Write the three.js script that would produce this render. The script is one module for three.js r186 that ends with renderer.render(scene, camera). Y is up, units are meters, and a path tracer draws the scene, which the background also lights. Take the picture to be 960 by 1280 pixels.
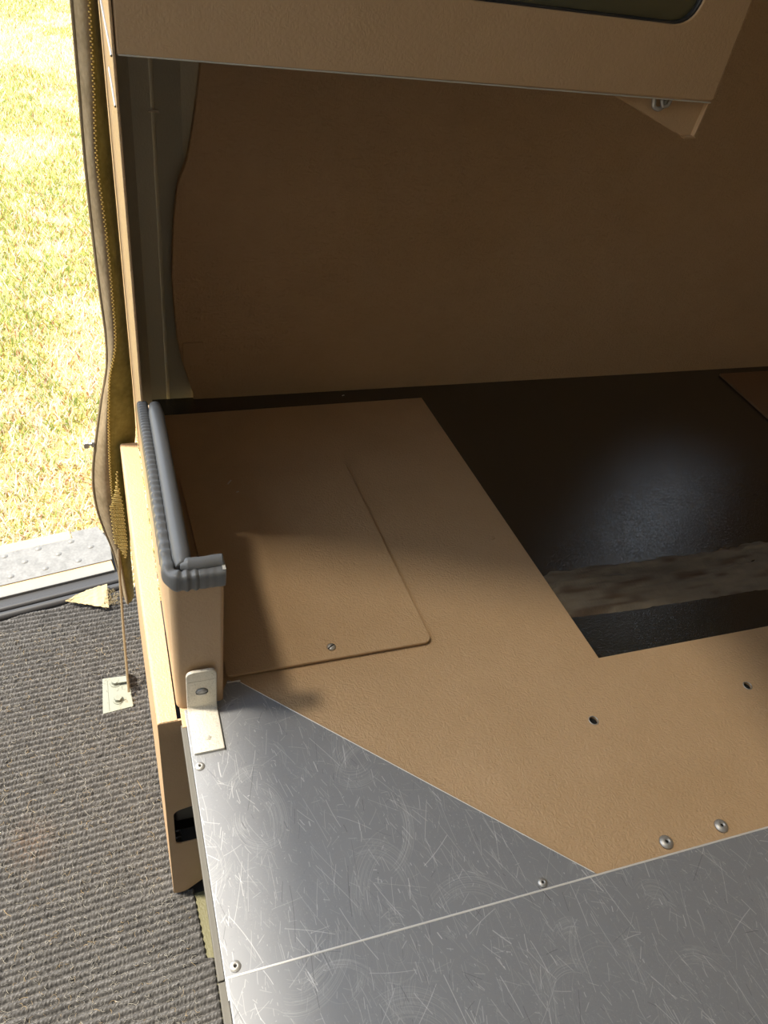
import * as THREE from 'three';
import { RoundedBoxGeometry } from 'three/addons/geometries/RoundedBoxGeometry.js';
import { mergeGeometries, mergeVertices } from 'three/addons/utils/BufferGeometryUtils.js';
import { RectAreaLightUniformsLib } from 'three/addons/lights/RectAreaLightUniformsLib.js';

// ---------------------------------------------------------------- camera, sky, sun, exposure
const scene = new THREE.Scene();
const camera = new THREE.PerspectiveCamera(67.63, 960 / 1280, 0.02, 100);
camera.position.set(0, 0.75, 0);
camera.quaternion.setFromRotationMatrix(new THREE.Matrix4().makeBasis(
  new THREE.Vector3(0.94177612, 0.14217, 0.30470548),
  new THREE.Vector3(0.1056856, 0.73512292, -0.66964532),
  new THREE.Vector3(-0.31919946, 0.66285895, 0.67729589)));
scene.add(camera);
const renderer = new THREE.WebGLRenderer({ antialias: true });
renderer.toneMapping = THREE.LinearToneMapping;
renderer.toneMappingExposure = 1.55;
renderer.shadowMap.enabled = true;
RectAreaLightUniformsLib.init();

{ // hazy bright sky: white near the horizon, pale blue overhead, the same all round
  const W = 64, Hh = 128, d = new Float32Array(W * Hh * 4);
  for (let j = 0; j < Hh; j++) {
    const e = (j + 0.5) / Hh * 2 - 1, t = Math.pow(Math.max(0, Math.sin(e * Math.PI / 2)), 0.6);
    for (let i = 0; i < W; i++) {
      const k = (j * W + i) * 4;
      d[k] = 1.0 - 0.40 * t; d[k + 1] = 1.03 - 0.31 * t; d[k + 2] = 1.06 - 0.18 * t; d[k + 3] = 1;
    }
  }
  const sky = new THREE.DataTexture(d, W, Hh, THREE.RGBAFormat, THREE.FloatType);
  sky.mapping = THREE.EquirectangularReflectionMapping; sky.magFilter = THREE.LinearFilter; sky.needsUpdate = true;
  scene.background = sky; scene.environment = sky;
  scene.backgroundIntensity = 1.9; scene.environmentIntensity = 1.9;
}
const SUN_DIR = new THREE.Vector3(-0.432, 0.883, -0.183).normalize();
const sun = new THREE.DirectionalLight(0xfff2dc, 7.5);
sun.position.copy(SUN_DIR).multiplyScalar(8); sun.target.position.set(0, 0, -0.5);
sun.castShadow = true; sun.shadow.radius = 10; sun.shadow.mapSize.set(2048, 2048);
Object.assign(sun.shadow.camera, { left: -3, right: 3, top: 3, bottom: -3, near: 0.5, far: 20 });
scene.add(sun, sun.target);

// ---------------------------------------------------------------- helpers
let seed = 7;
const rnd = () => { seed = (seed + 0x6D2B79F5) | 0; let t = Math.imul(seed ^ (seed >>> 15), 1 | seed); t = (t + Math.imul(t ^ (t >>> 7), 61 | t)) ^ t; return ((t ^ (t >>> 14)) >>> 0) / 4294967296; };
const rr = (a, b) => a + (b - a) * rnd();
function lattice(n) { const a = new Float32Array(n * n); for (let i = 0; i < a.length; i++) a[i] = rnd(); return a; }
function tileNoise(n) { // periodic smooth noise over [0,1)
  const a = lattice(n);
  return (u, v) => {
    const x = ((u % 1) + 1) % 1 * n, y = ((v % 1) + 1) % 1 * n, i = Math.floor(x), j = Math.floor(y);
    let fx = x - i, fy = y - j; fx = fx * fx * (3 - 2 * fx); fy = fy * fy * (3 - 2 * fy);
    const i1 = (i + 1) % n, j1 = (j + 1) % n, I = i % n, J = j % n;
    return (a[J * n + I] * (1 - fx) + a[J * n + i1] * fx) * (1 - fy) + (a[j1 * n + I] * (1 - fx) + a[j1 * n + i1] * fx) * fy;
  };
}
const N6 = tileNoise(6), N12 = tileNoise(12), N24 = tileNoise(24), N48 = tileNoise(48), N96 = tileNoise(96), N140 = tileNoise(140), N256 = tileNoise(256);
function tex(size, fn, srgb, metres) { // fn(u, v) -> [r, g, b] or grey, 0..1
  const d = new Uint8Array(size * size * 4);
  for (let j = 0; j < size; j++) for (let i = 0; i < size; i++) {
    const c = fn((i + 0.5) / size, (j + 0.5) / size), k = (j * size + i) * 4;
    for (let q = 0; q < 3; q++) d[k + q] = Math.max(0, Math.min(255, Math.round(255 * (c.length ? c[q] : c))));
    d[k + 3] = 255;
  }
  const t = new THREE.DataTexture(d, size, size);
  t.magFilter = THREE.LinearFilter; t.minFilter = THREE.LinearMipmapLinearFilter; t.generateMipmaps = true;
  t.wrapS = t.wrapT = THREE.RepeatWrapping; if (srgb) t.colorSpace = THREE.SRGBColorSpace;
  if (metres) t.repeat.set(1 / metres, 1 / metres);
  t.needsUpdate = true; return t;
}
function canvasTex(size, draw, srgb, metres) {
  const c = document.createElement('canvas'); c.width = c.height = size; draw(c.getContext('2d'), size);
  const t = new THREE.CanvasTexture(c); t.wrapS = t.wrapT = THREE.RepeatWrapping; if (srgb) t.colorSpace = THREE.SRGBColorSpace;
  if (metres) t.repeat.set(1 / metres, 1 / metres); return t;
}
function uvBox(g) { // uv in metres from the dominant axis of the normal
  if (g.index) g = g.toNonIndexed();
  const p = g.attributes.position, uv = new Float32Array(p.count * 2), A = new THREE.Vector3(), B = new THREE.Vector3(), C = new THREE.Vector3(), n = new THREE.Vector3();
  for (let i = 0; i < p.count; i += 3) {
    A.fromBufferAttribute(p, i); B.fromBufferAttribute(p, i + 1); C.fromBufferAttribute(p, i + 2);
    n.copy(B).sub(A).cross(C.clone().sub(A)); const ax = Math.abs(n.x), ay = Math.abs(n.y), az = Math.abs(n.z);
    [A, B, C].forEach((P, k) => { const [u, v] = ay >= ax && ay >= az ? [P.x, -P.z] : az >= ax ? [P.x, P.y] : [P.z, P.y]; uv[(i + k) * 2] = u; uv[(i + k) * 2 + 1] = v; });
  }
  g.setAttribute('uv', new THREE.BufferAttribute(uv, 2)); return g;
}
const clean = (g) => { g = g.index ? g.toNonIndexed() : g; for (const k of Object.keys(g.attributes)) if (!['position', 'normal', 'uv'].includes(k)) g.deleteAttribute(k); return g; };
const merge = (list) => mergeGeometries(list.map((g) => clean(g)));
const box = (x0, x1, y0, y1, z0, z1, r = 0) => {
  const w = x1 - x0, h = y1 - y0, d = z1 - z0;
  const g = r ? new RoundedBoxGeometry(w, h, d, 3, r) : new THREE.BoxGeometry(w, h, d);
  return g.translate((x0 + x1) / 2, (y0 + y1) / 2, (z0 + z1) / 2);
};
function shapeOf(pts, holes = []) { const s = new THREE.Shape(pts.map((p) => new THREE.Vector2(...p))); holes.forEach((h) => s.holes.push(h)); return s; }
function roundPoly(pts, rad) { // rad: number or one radius per point
  const s = new THREE.Shape(), n = pts.length;
  pts.forEach((p, i) => {
    const r = Array.isArray(rad) ? rad[i] : rad, P = new THREE.Vector2(...p), a = new THREE.Vector2(...pts[(i + n - 1) % n]), b = new THREE.Vector2(...pts[(i + 1) % n]);
    const pa = a.sub(P).setLength(r || 1e-6).add(P), pb = b.sub(P).setLength(r || 1e-6).add(P);
    if (i === 0) s.moveTo(pa.x, pa.y); else s.lineTo(pa.x, pa.y);
    if (r) s.quadraticCurveTo(P.x, P.y, pb.x, pb.y);
  });
  s.closePath(); return s;
}
const circlePath = (x, y, r) => { const p = new THREE.Path(); p.absarc(x, y, r, 0, Math.PI * 2, true); return p; };
function extrude(shape, depth, bevel = 0, curve = 10) {
  return new THREE.ExtrudeGeometry(shape, { depth: depth - 2 * bevel, bevelEnabled: bevel > 0, bevelSize: bevel, bevelOffset: -bevel, bevelThickness: bevel, bevelSegments: 2, curveSegments: curve }).translate(0, 0, bevel);
}
const slabXZ = (shape, y0, y1, bevel) => extrude(shape, y1 - y0, bevel).rotateX(-Math.PI / 2).translate(0, y0, 0);       // shape in (x, -z)
const slabXY = (shape, z0, z1, bevel) => extrude(shape, z1 - z0, bevel).translate(0, 0, z0);                           // shape in (x, y)
const slabZY = (shape, x0, x1, bevel) => extrude(shape, x1 - x0, bevel).rotateY(Math.PI / 2).translate(x0, 0, 0);      // shape in (-z, y)
const xz = (pts) => pts.map(([x, z]) => [x, -z]);
const zy = (pts) => pts.map(([z, y]) => [-z, y]);
function tube(pts, r, seg = 40, rad = 8, closed = false) { return new THREE.TubeGeometry(new THREE.CatmullRomCurve3(pts.map((p) => new THREE.Vector3(...p)), closed, 'catmullrom', 0.3), seg, r, rad, closed); }
// sweep a closed section (list of [side, up]) along a level path of [x, y, z] points
function sweep(path, section, scaleAt = () => 1) {
  const n = path.length, m = section.length, pos = [], idx = [];
  for (let i = 0; i < n; i++) {
    const a = path[Math.max(0, i - 1)], b = path[Math.min(n - 1, i + 1)];
    const t = new THREE.Vector3(b[0] - a[0], b[1] - a[1], b[2] - a[2]).normalize(), side = new THREE.Vector3(-t.z, 0, t.x).normalize(), up = new THREE.Vector3().crossVectors(t, side).negate();
    if (up.y < 0) up.negate();
    const k = scaleAt(i);
    for (const [s, u] of section) pos.push(path[i][0] + side.x * s * k + up.x * u * k, path[i][1] + side.y * s * k + up.y * u * k, path[i][2] + side.z * s * k + up.z * u * k);
  }
  for (let i = 0; i < n - 1; i++) for (let j = 0; j < m; j++) { const a = i * m + j, b = i * m + (j + 1) % m, c = a + m, d = b + m; idx.push(a, c, b, b, c, d); }
  for (const [base, flip] of [[0, 0], [(n - 1) * m, 1]]) for (let j = 1; j < m - 1; j++) flip ? idx.push(base, base + j + 1, base + j) : idx.push(base, base + j, base + j + 1);
  const g = new THREE.BufferGeometry(); g.setAttribute('position', new THREE.Float32BufferAttribute(pos, 3)); g.setIndex(idx);
  g.computeVertexNormals(); g.setAttribute('uv', new THREE.Float32BufferAttribute(new Float32Array(n * m * 2), 2)); return g;
}
// a sheet through rows of points, given thickness
function sheet(rows, th) {
  const R = rows.length, C = rows[0].length, pos = [], uv = [], idx = [];
  rows.forEach((row, i) => row.forEach((p, j) => { pos.push(...p); uv.push(j * 0.004, p[1]); }));
  for (let i = 0; i < R - 1; i++) for (let j = 0; j < C - 1; j++) { const a = i * C + j, b = a + 1, c = a + C, d = c + 1; idx.push(a, c, b, b, c, d); }
  const f = new THREE.BufferGeometry(); f.setAttribute('position', new THREE.Float32BufferAttribute(pos, 3)); f.setIndex(idx); f.computeVertexNormals();
  const nn = f.attributes.normal.array, P = pos.slice(), n = pos.length / 3;
  for (let i = 0; i < pos.length; i++) P.push(pos[i] - nn[i] * th);
  const I = idx.slice(); for (let k = 0; k < idx.length; k += 3) I.push(idx[k] + n, idx[k + 2] + n, idx[k + 1] + n);
  const rim = []; for (let j = 0; j < C; j++) rim.push(j); for (let i = 1; i < R; i++) rim.push(i * C + C - 1); for (let j = C - 2; j >= 0; j--) rim.push((R - 1) * C + j); for (let i = R - 2; i > 0; i--) rim.push(i * C);
  for (let k = 0; k < rim.length; k++) { const a = rim[k], b = rim[(k + 1) % rim.length]; I.push(a, b, a + n, b, b + n, a + n); }
  const g = new THREE.BufferGeometry(); g.setAttribute('position', new THREE.Float32BufferAttribute(P, 3)); g.setAttribute('uv', new THREE.Float32BufferAttribute(uv.concat(uv), 2)); g.setIndex(I);
  const h = g.toNonIndexed(); h.computeVertexNormals(); return smooth(h);
}
function smooth(g) { g = clean(g); g.deleteAttribute('normal'); const m = mergeVertices(g, 1e-5); m.computeVertexNormals(); return m; }

const used = {};
const numbered = (n) => { const k = used[n] = (used[n] ?? -1) + 1; return k ? `${n}_${String(k).padStart(3, '0')}` : n; };
const bases = new Map();
const sh = (o) => { o.castShadow = o.receiveShadow = true; return o; };
function thing(name, label, category, base = [0, 0, 0], group) {
  const o = new THREE.Group(); o.name = numbered(name); o.position.set(...base); o.userData = { label, category }; if (group) o.userData.group = group;
  scene.add(o); bases.set(o, base); return o;
}
function part(name, geo, mat, parent, label) { // geometry in world coordinates
  const b = bases.get(parent), m = sh(new THREE.Mesh(geo.translate(-b[0], -b[1], -b[2]), mat));
  m.name = name; parent.add(m); bases.set(m, b); if (label) m.userData.label = label; return m;
}
function solo(name, geo, mat, label, category, group) {
  const m = sh(new THREE.Mesh(geo, mat)); m.name = numbered(name); m.userData = { label, category }; if (group) m.userData.group = group; scene.add(m); bases.set(m, [0, 0, 0]); return m;
}
function struct(name, geo, mat) { const m = sh(new THREE.Mesh(geo, mat)); m.name = name; m.userData = { kind: 'structure' }; scene.add(m); bases.set(m, [0, 0, 0]); return m; }
function copyOf(o, label, x, y, z, turn = 0) { const c = o.clone(); c.name = numbered(o.name.replace(/_\d{3}$/, '')); c.userData = { ...o.userData, label }; c.position.set(x, y, z); c.rotation.y = turn; scene.add(c); return c; }

// ---------------------------------------------------------------- materials
const std = (o) => new THREE.MeshStandardMaterial(o), phy = (o) => new THREE.MeshPhysicalMaterial(o);
const lin = (r, g, b) => new THREE.Color().setRGB(r, g, b);
// wrinkle finish of the beige paint: short worm-like ridges
const wrinkle = (u, v) => { const w = 0.02 * (N24(u, v) - 0.5), q = N140(u + w, v - w), s = N96(u - w, v + 0.3 + w); return 0.55 * (1 - Math.abs(2 * q - 1)) + 0.3 * (1 - Math.abs(2 * s - 1)) + 0.15 * N256(u, v); };
const wrinkleT = tex(1024, wrinkle, false, 0.32);
const beigeT = tex(512, (u, v) => { const n = 0.5 * N12(u, v) + 0.3 * N48(u, v) + 0.2 * N256(u, v) - 0.5; return [0.735 + 0.035 * n, 0.615 + 0.035 * n, 0.475 + 0.04 * n]; }, true, 0.8);
const M = {};
M.beige = phy({ map: beigeT, roughness: 0.52, bumpMap: wrinkleT, bumpScale: 0.0006, clearcoat: 0.12, clearcoatRoughness: 0.4 });
M.beigeSmooth = phy({ map: beigeT, roughness: 0.5, bumpMap: wrinkleT, bumpScale: 0.0002 });
const leatherT = tex(1024, (u, v) => { const w = 0.03 * (N12(u, v) - 0.5), q = N48(u + w, v * 2 + w), s = N96(u, v + w); return 0.6 * (1 - Math.abs(2 * q - 1)) + 0.3 * (1 - Math.abs(2 * s - 1)) + 0.1 * N256(u, v); }, false, 0.3);
M.wallBeige = phy({ map: beigeT, roughness: 0.55, bumpMap: leatherT, bumpScale: 0.0009 });
M.dark = std({ color: lin(0.02, 0.02, 0.02), roughness: 0.8 });
M.hole = std({ color: lin(0.008, 0.008, 0.008), roughness: 0.9 });
M.canvasLining = std({ color: lin(0.5, 0.47, 0.4), roughness: 0.95 });
M.greyPaint = std({ color: lin(0.42, 0.405, 0.33), roughness: 0.6, bumpMap: wrinkleT, bumpScale: 0.0002 });
const pebble = tex(1024, (u, v) => { const q = N140(u, v), s = N256(u + 0.4, v); return 0.6 * q + 0.4 * s; }, false, 0.22);
const pebbleFine = pebble.clone(); pebbleFine.repeat.set(1 / 0.15, 1 / 0.15); pebbleFine.needsUpdate = true;
M.black = phy({ color: lin(0.012, 0.014, 0.013), roughness: 0.17, ior: 2.1, bumpMap: pebbleFine, bumpScale: 0.0003 });
// bare aluminium: scratched, scuffed in swirls, cloudy oxide
function scratches(ctx, S, base, count, ink, swirls) {
  ctx.fillStyle = base; ctx.fillRect(0, 0, S, S); ctx.lineCap = 'round';
  const wrap = (f) => { for (const ox of [0, S, -S]) for (const oy of [0, S, -S]) { ctx.save(); ctx.translate(ox, oy); f(); ctx.restore(); } };
  for (let k = 0; k < swirls; k++) { // scuffs: faint bundles of hair-thin arcs
    const x = rnd() * S, y = rnd() * S, r0 = rr(0.012, 0.075) * S, a0 = rnd() * 6.28, da = rr(0.4, 1.5), n = 10 + Math.floor(rnd() * 30), w = rr(1.0, 2.6), arcs = [];
    for (let q = 0; q < n; q++) arcs.push([rr(-4, 4), rr(-4, 4), r0 + q * w, a0 + rr(-0.3, 0.3), a0 + da + rr(-0.4, 0.3), ink(rnd() * 0.4), rr(0.6, 1.4)]);
    wrap(() => arcs.forEach(([ox, oy, r1, b0, b1, c, lw]) => { ctx.strokeStyle = c; ctx.lineWidth = lw; ctx.beginPath(); ctx.ellipse(x + ox, y + oy, r1, r1 * 1.25, 0.3, b0, b1); ctx.stroke(); }));
  }
  for (let k = 0; k < count; k++) { // straight and bowed scratches
    const x = rnd() * S, y = rnd() * S, long = rnd() < 0.05, l = (long ? rr(0.03, 0.09) : Math.pow(rnd(), 2.2) * 0.03) * S + 3, a = rr(1.0, 1.9) + (rnd() < 0.45 ? rr(-1.3, 1.3) : 0), c = rr(-0.12, 0.12);
    ctx.strokeStyle = ink(long ? rr(0.6, 1) : rnd()); ctx.lineWidth = rnd() < 0.05 ? rr(2, 3.4) : rr(0.7, 1.8);
    ctx.beginPath(); ctx.moveTo(x, y); ctx.quadraticCurveTo(x + Math.cos(a + c) * l / 2, y + Math.sin(a + c) * l / 2, x + Math.cos(a) * l, y + Math.sin(a) * l); ctx.stroke();
  }
}
const cloud = (u, v) => 0.4 * N6(u, v) + 0.3 * N12(u, v) + 0.2 * N24(u, v) + 0.1 * N96(u, v);
const blooms = (c, S, lo, hi, n) => { for (let k = 0; k < n; k++) { const u = rnd(), v = rnd(); if (cloud(u, v) < 0.5) continue; for (let q = 0; q < 16; q++) { c.fillStyle = `rgba(${rnd() < 0.55 ? lo : hi},${rr(0.05, 0.2)})`; c.fillRect(u * S + rr(-34, 34), v * S + rr(-34, 34), rr(1, 4), rr(1, 4)); } } };
const scrRough = canvasTex(2048, (c, S) => { scratches(c, S, 'rgb(112,112,112)', 9000, (q) => `rgba(${q < 0.86 ? '225,225,225' : '70,70,70'},${0.1 + 0.4 * q * q})`, 120); blooms(c, S, '165,165,165', '90,90,90', 2600); }, false, 0.62);
seed = 7311;
const scrColor = canvasTex(2048, (c, S) => { scratches(c, S, 'rgb(155,158,164)', 9000, (q) => `rgba(${q < 0.95 ? '252,253,255' : '110,112,116'},${0.12 + 0.6 * q * q})`, 90); blooms(c, S, '130,132,137', '205,208,213', 5200); }, true, 0.62);
M.alu = std({ map: scrColor, metalness: 0.45, roughness: 1, roughnessMap: scrRough, bumpMap: scrRough, bumpScale: 0.00005 });
M.aluEdge = std({ color: lin(0.8, 0.8, 0.8), metalness: 1, roughness: 0.3 });
M.brown = phy({ color: lin(0.19, 0.105, 0.05), roughness: 0.55, bumpMap: wrinkleT, bumpScale: 0.0004 });
M.stripGrey = std({ color: lin(0.11, 0.105, 0.092), roughness: 0.6 });
M.paleEdge = std({ color: lin(0.86, 0.85, 0.82), metalness: 0.45, roughness: 0.5 });  // pale tone also puts sun caught on sheet edges into the colour
M.zinc = std({ color: lin(0.5, 0.49, 0.47), metalness: 0.75, roughness: 0.5 });
M.steel = std({ color: lin(0.4, 0.4, 0.4), metalness: 1, roughness: 0.35 });
const speck = tex(256, (u, v) => { const n = N96(u, v) * 0.5 + N256(u, v) * 0.5; const s = n > 0.7 ? -0.09 : 0; return [0.83 + s, 0.81 + s, 0.76 + s]; }, true, 0.12);
M.creamPaint = std({ map: speck, roughness: 0.42, metalness: 0.15, bumpMap: pebble, bumpScale: 0.0003 });
M.rubber = phy({ color: lin(0.15, 0.15, 0.148), roughness: 0.38, specularIntensity: 0.9 });
M.sealBlack = std({ color: lin(0.03, 0.03, 0.032), roughness: 0.45 });
M.olive = std({ color: lin(0.1, 0.095, 0.045), roughness: 0.55, bumpMap: wrinkleT, bumpScale: 0.0003 });
M.anchorPaint = std({ color: lin(0.2, 0.215, 0.18), roughness: 0.5, bumpMap: pebble, bumpScale: 0.0002 });
const weave = tex(256, (u, v) => 0.5 + 0.25 * Math.sin(u * 2 * Math.PI * 48) + 0.25 * Math.sin(v * 2 * Math.PI * 48), false, 0.06);
const canvasC = (r, g, b) => tex(256, (u, v) => { const n = 0.07 * (N48(u, v) + N12(u, v) - 1) + 0.05 * (N256(u, v) - 0.5); return [r + n, g + n, b + n]; }, true, 0.2);
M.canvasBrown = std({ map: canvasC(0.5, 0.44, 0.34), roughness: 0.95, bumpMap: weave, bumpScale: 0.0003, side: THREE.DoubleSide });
M.canvasOlive = phy({ map: canvasC(0.52, 0.48, 0.22), roughness: 0.9, bumpMap: weave, bumpScale: 0.0003, transmission: 0.3, thickness: 0, side: THREE.DoubleSide });
M.canvasPale = std({ map: canvasC(0.68, 0.62, 0.48), roughness: 0.95, bumpMap: weave, bumpScale: 0.0004, side: THREE.DoubleSide });
M.brass = std({ color: lin(0.62, 0.5, 0.2), metalness: 0.7, roughness: 0.35 });
M.glass = phy({ color: lin(0.085, 0.08, 0.042), roughness: 0.22, clearcoat: 0.6, clearcoatRoughness: 0.15 });
M.sunDimmer = phy({ color: lin(0.36, 0.36, 0.36), roughness: 0.05, transmission: 1, thickness: 0 });  // grey tint dims the sun below the added roof pane
M.clearGlass = phy({ color: lin(0.95, 0.97, 0.98), roughness: 0.02, transmission: 1, thickness: 0 });
M.palePlate = std({ map: tex(256, (u, v) => { const n = 0.06 * (N24(u, v) + N96(u, v) - 1); return [0.45 + n, 0.45 + n, 0.445 + n]; }, true, 0.3), roughness: 0.5, metalness: 0.1 });

// ---------------------------------------------------------------- setting: ground outside, floor, walls, roof
const soilT = tex(512, (u, v) => { const a = N24(u, v), b = N96(u, v), c = N256(u, v), g = N12(u + 0.2, v); const t = 0.5 * a + 0.3 * b + 0.2 * c; return [0.6 + 0.25 * t, 0.47 + 0.27 * t + 0.05 * g, 0.28 + 0.2 * t]; }, true, 1.6);
M.soil = std({ map: soilT, roughness: 1, bumpMap: tex(512, (u, v) => 0.5 * N48(u, v) + 0.5 * N140(u, v), false, 0.8), bumpScale: 0.01 });
struct('ground', uvBox(new THREE.PlaneGeometry(80, 80).rotateX(-Math.PI / 2).translate(0, -1.15, -5)), M.soil);
struct('floor', box(-1.3, 1.75, -0.56, -0.468, -1.062, 1.15), M.dark);
const FR = -1.09;
{ // back wall: beige sheet, curved cut at its left edge, an added window opening far right, out of view
  const s = new THREE.Shape(); s.moveTo(0.128, -0.45); s.lineTo(0.128, 0.005);
  s.splineThru([[0.109, 0.085], [0.103, 0.16], [0.103, 0.234], [0.113, 0.337], [0.13, 0.39], [0.147, 0.492], [0.156, 0.6], [0.16, 0.75]].map((p) => new THREE.Vector2(...p)));
  s.lineTo(0.16, 1.22); s.lineTo(1.75, 1.22); s.lineTo(1.75, -0.45); s.closePath();
  const h = new THREE.Path(roundPoly([[1.16, 0.37], [1.32, 0.37], [1.32, 0.54], [1.16, 0.54]], 0.03).getPoints(8)); s.holes.push(h);
  const w = struct('wall_back', uvBox(slabXY(s, FR - 0.012, FR, 0.0015)), M.wallBeige);
  part('cover_plate', uvBox(slabXY(roundPoly([[0.113, 0.062], [0.147, 0.062], [0.147, 0.104], [0.113, 0.104]], 0.004), FR, FR + 0.003, 0.001)), M.beigeSmooth, w);
}
struct('wall_right', box(1.75, 1.78, -0.56, 1.25, -1.12, 1.15), M.wallBeige);
struct('wall_front', box(-1.3, 1.78, -0.56, 1.25, 1.15, 1.18), M.canvasLining);
struct('ceiling', merge([box(0.14, 1.78, 1.22, 1.25, -1.12, 1.18), slabXZ(shapeOf(xz([[-0.545, -0.922], [0.14, -0.655], [0.14, -1.12], [-0.545, -1.12]])), 1.22, 1.25, 0), box(-0.545, 0.14, 1.22, 1.25, 1.1, 1.18), box(-1.3, -0.545, 1.22, 1.25, -0.02, 1.18)]), M.canvasLining);  // added, unseen: slanted slab sets the deck shade edge, left box blocks sky
struct('added_window_1', box(-0.545, 0.14, 1.232, 1.236, -1.12, 1.1), M.sunDimmer);        // added tinted roof pane out of view, weakens sun reaching the deck
struct('added_window_2', box(1.15, 1.33, 0.36, 0.55, FR - 0.02, FR - 0.016), M.clearGlass);  // added unseen window, makes the sheen on the black sheet
struct('wall_left', merge([box(-1.3, -1.27, -0.56, 0.2, -0.95, 1.15), box(-1.3, -1.27, 0.2, 1.22, -0.02, 1.15)]), M.canvasLining);  // upper part added out of view to block sky from the front left
// body side of the raised deck, olive paint, and the deck's black base
struct('wall_platform', uvBox(box(0.062, 0.075, -0.468, -0.02, -0.478, 1.15)), M.dark);
struct('trim_1', uvBox(box(0.031, 0.0615, -0.4678, -0.4655, -0.478, 1.0)), M.olive);

// grey body pillar behind the curved edge of the back wall
{
  const s = shapeOf(xz([[0.028, -1.112], [0.062, -1.1], [0.086, -1.104], [0.092, -1.112], [0.125, -1.108], [0.19, -1.115], [0.19, -1.14], [0.028, -1.14]]));
  const t = thing('body_pillar', 'grey-green body pillar behind the curved left edge of the beige back wall', 'pillar', [0.1, 0, -1.12]);
  part('column', uvBox(slabXZ(s, -0.02, 1.22)), M.greyPaint, t);
  part('clip', box(0.083, 0.096, 0.433, 0.435, -1.107, -1.102), M.creamPaint, t, 'short pale metal clip');
}

// ---------------------------------------------------------------- raised deck
const black = solo('black_liner', uvBox(box(0.062, 1.75, -0.03, -0.0045, -1.095, 1.1)), M.black, 'black pebble-textured deck sheet showing beside and behind the beige panels', 'deck');
{
  const holes = [[0.499, -0.374], [0.731, -0.374]].map(([x, z]) => circlePath(x, -z, 0.0055));
  const s = shapeOf(xz([[0.034, -1.043], [0.524, -1.048], [0.554, -0.456], [1.6, -0.449], [1.6, -0.12], [0.045, -0.12], [0.045, -0.47], [0.034, -0.47]].reverse()), holes);
  const t = thing('bed_deck', 'large beige wrinkle-painted deck panel with two drilled holes in front of the black sheet', 'panel', [0.4, 0, -0.6]);
  part('sheet', uvBox(slabXZ(s, -0.0042, 0, 0.0008)), M.beige, t);
  for (const [x, z] of [[0.499, -0.374], [0.731, -0.374]]) part('hole_rim', new THREE.TorusGeometry(0.0056, 0.0007, 6, 24).rotateX(Math.PI / 2).translate(x, 0.0002, z), M.zinc, t, 'bare bright rim of the drilled hole');
  for (const [x, z] of [[0.499, -0.374], [0.731, -0.374]]) part('hole_floor', new THREE.CylinderGeometry(0.0056, 0.0056, 0.0004, 20).translate(x, -0.0042, z), M.hole, t);
  const s2 = shapeOf(xz([[1.207, -1.067], [1.74, -1.067], [1.74, -0.5], [1.209, -0.5]].reverse()));
  const t2 = thing('bed_deck', 'dark brown corner of another deck panel beyond the black sheet at the right edge', 'panel', [1.4, 0, -0.8]);
  part('sheet', uvBox(slabXZ(s2, -0.0042, 0, 0.0008)), M.brown, t2);
}
{ // dirty glue strip across the black sheet
  const nx = 460, nz = 44, rows = [];
  for (let i = 0; i <= nz; i++) {
    const row = [], v = i / nz;
    for (let j = 0; j <= nx; j++) {
      const u = j / nx, x = 0.535 + u * 0.75;
      const zb = -0.608 + 0.004 * (u * 0.75) + 0.010 * (N24(u * 0.8, 0.1) - 0.5) + 0.006 * (N96(u * 0.8, 0.4) - 0.5), zf = -0.527 + 0.022 * u + 0.004 * (N24(u * 0.8, 0.7) - 0.5) + 0.002 * (N96(u, 0.9) - 0.5);
      const edge = Math.min(1, Math.min(v, 1 - v) * 9), y = -0.0044 + edge * (0.0022 + 0.0022 * (N24(u * 0.5, v * 0.9) - 0.5) + 0.0016 * (N140(u * 0.35, v * 0.35) - 0.5) + 0.0012 * Math.sin(v * 11 + N12(u, 0.5) * 5));
      row.push([x, y, zb + (zf - zb) * v]);
    }
    rows.push(row);
  }
  const g = sheet(rows, 0.0004), p = g.attributes.position, col = new Float32Array(p.count * 3);
  for (let i = 0; i < p.count; i++) {
    const u = p.getX(i), v = p.getZ(i), n = 0.4 * N12(u * 0.6, v * 4) + 0.3 * N24(u * 1.1, v * 5) + 0.2 * N96(u * 0.8, v * 1.6) + 0.1 * N256(u * 2, v * 3);
    const k = 0.3 + n * 0.5, s = Math.max(0, N24(u * 1.3 + 0.3, v * 6) - 0.55) * 1.2;
    col[i * 3] = 0.31 * k * (1 - s); col[i * 3 + 1] = 0.255 * k * (1 - 1.25 * s); col[i * 3 + 2] = 0.185 * k * (1 - 1.4 * s);
  }
  g.setAttribute('color', new THREE.BufferAttribute(col, 3));
  solo('glue_strip', g, std({ vertexColors: true, roughness: 0.95, bumpMap: pebble, bumpScale: 0.001, side: THREE.DoubleSide }), 'ragged strip of dirty tan glue residue lying across the black deck sheet', 'strip');
}
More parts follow.
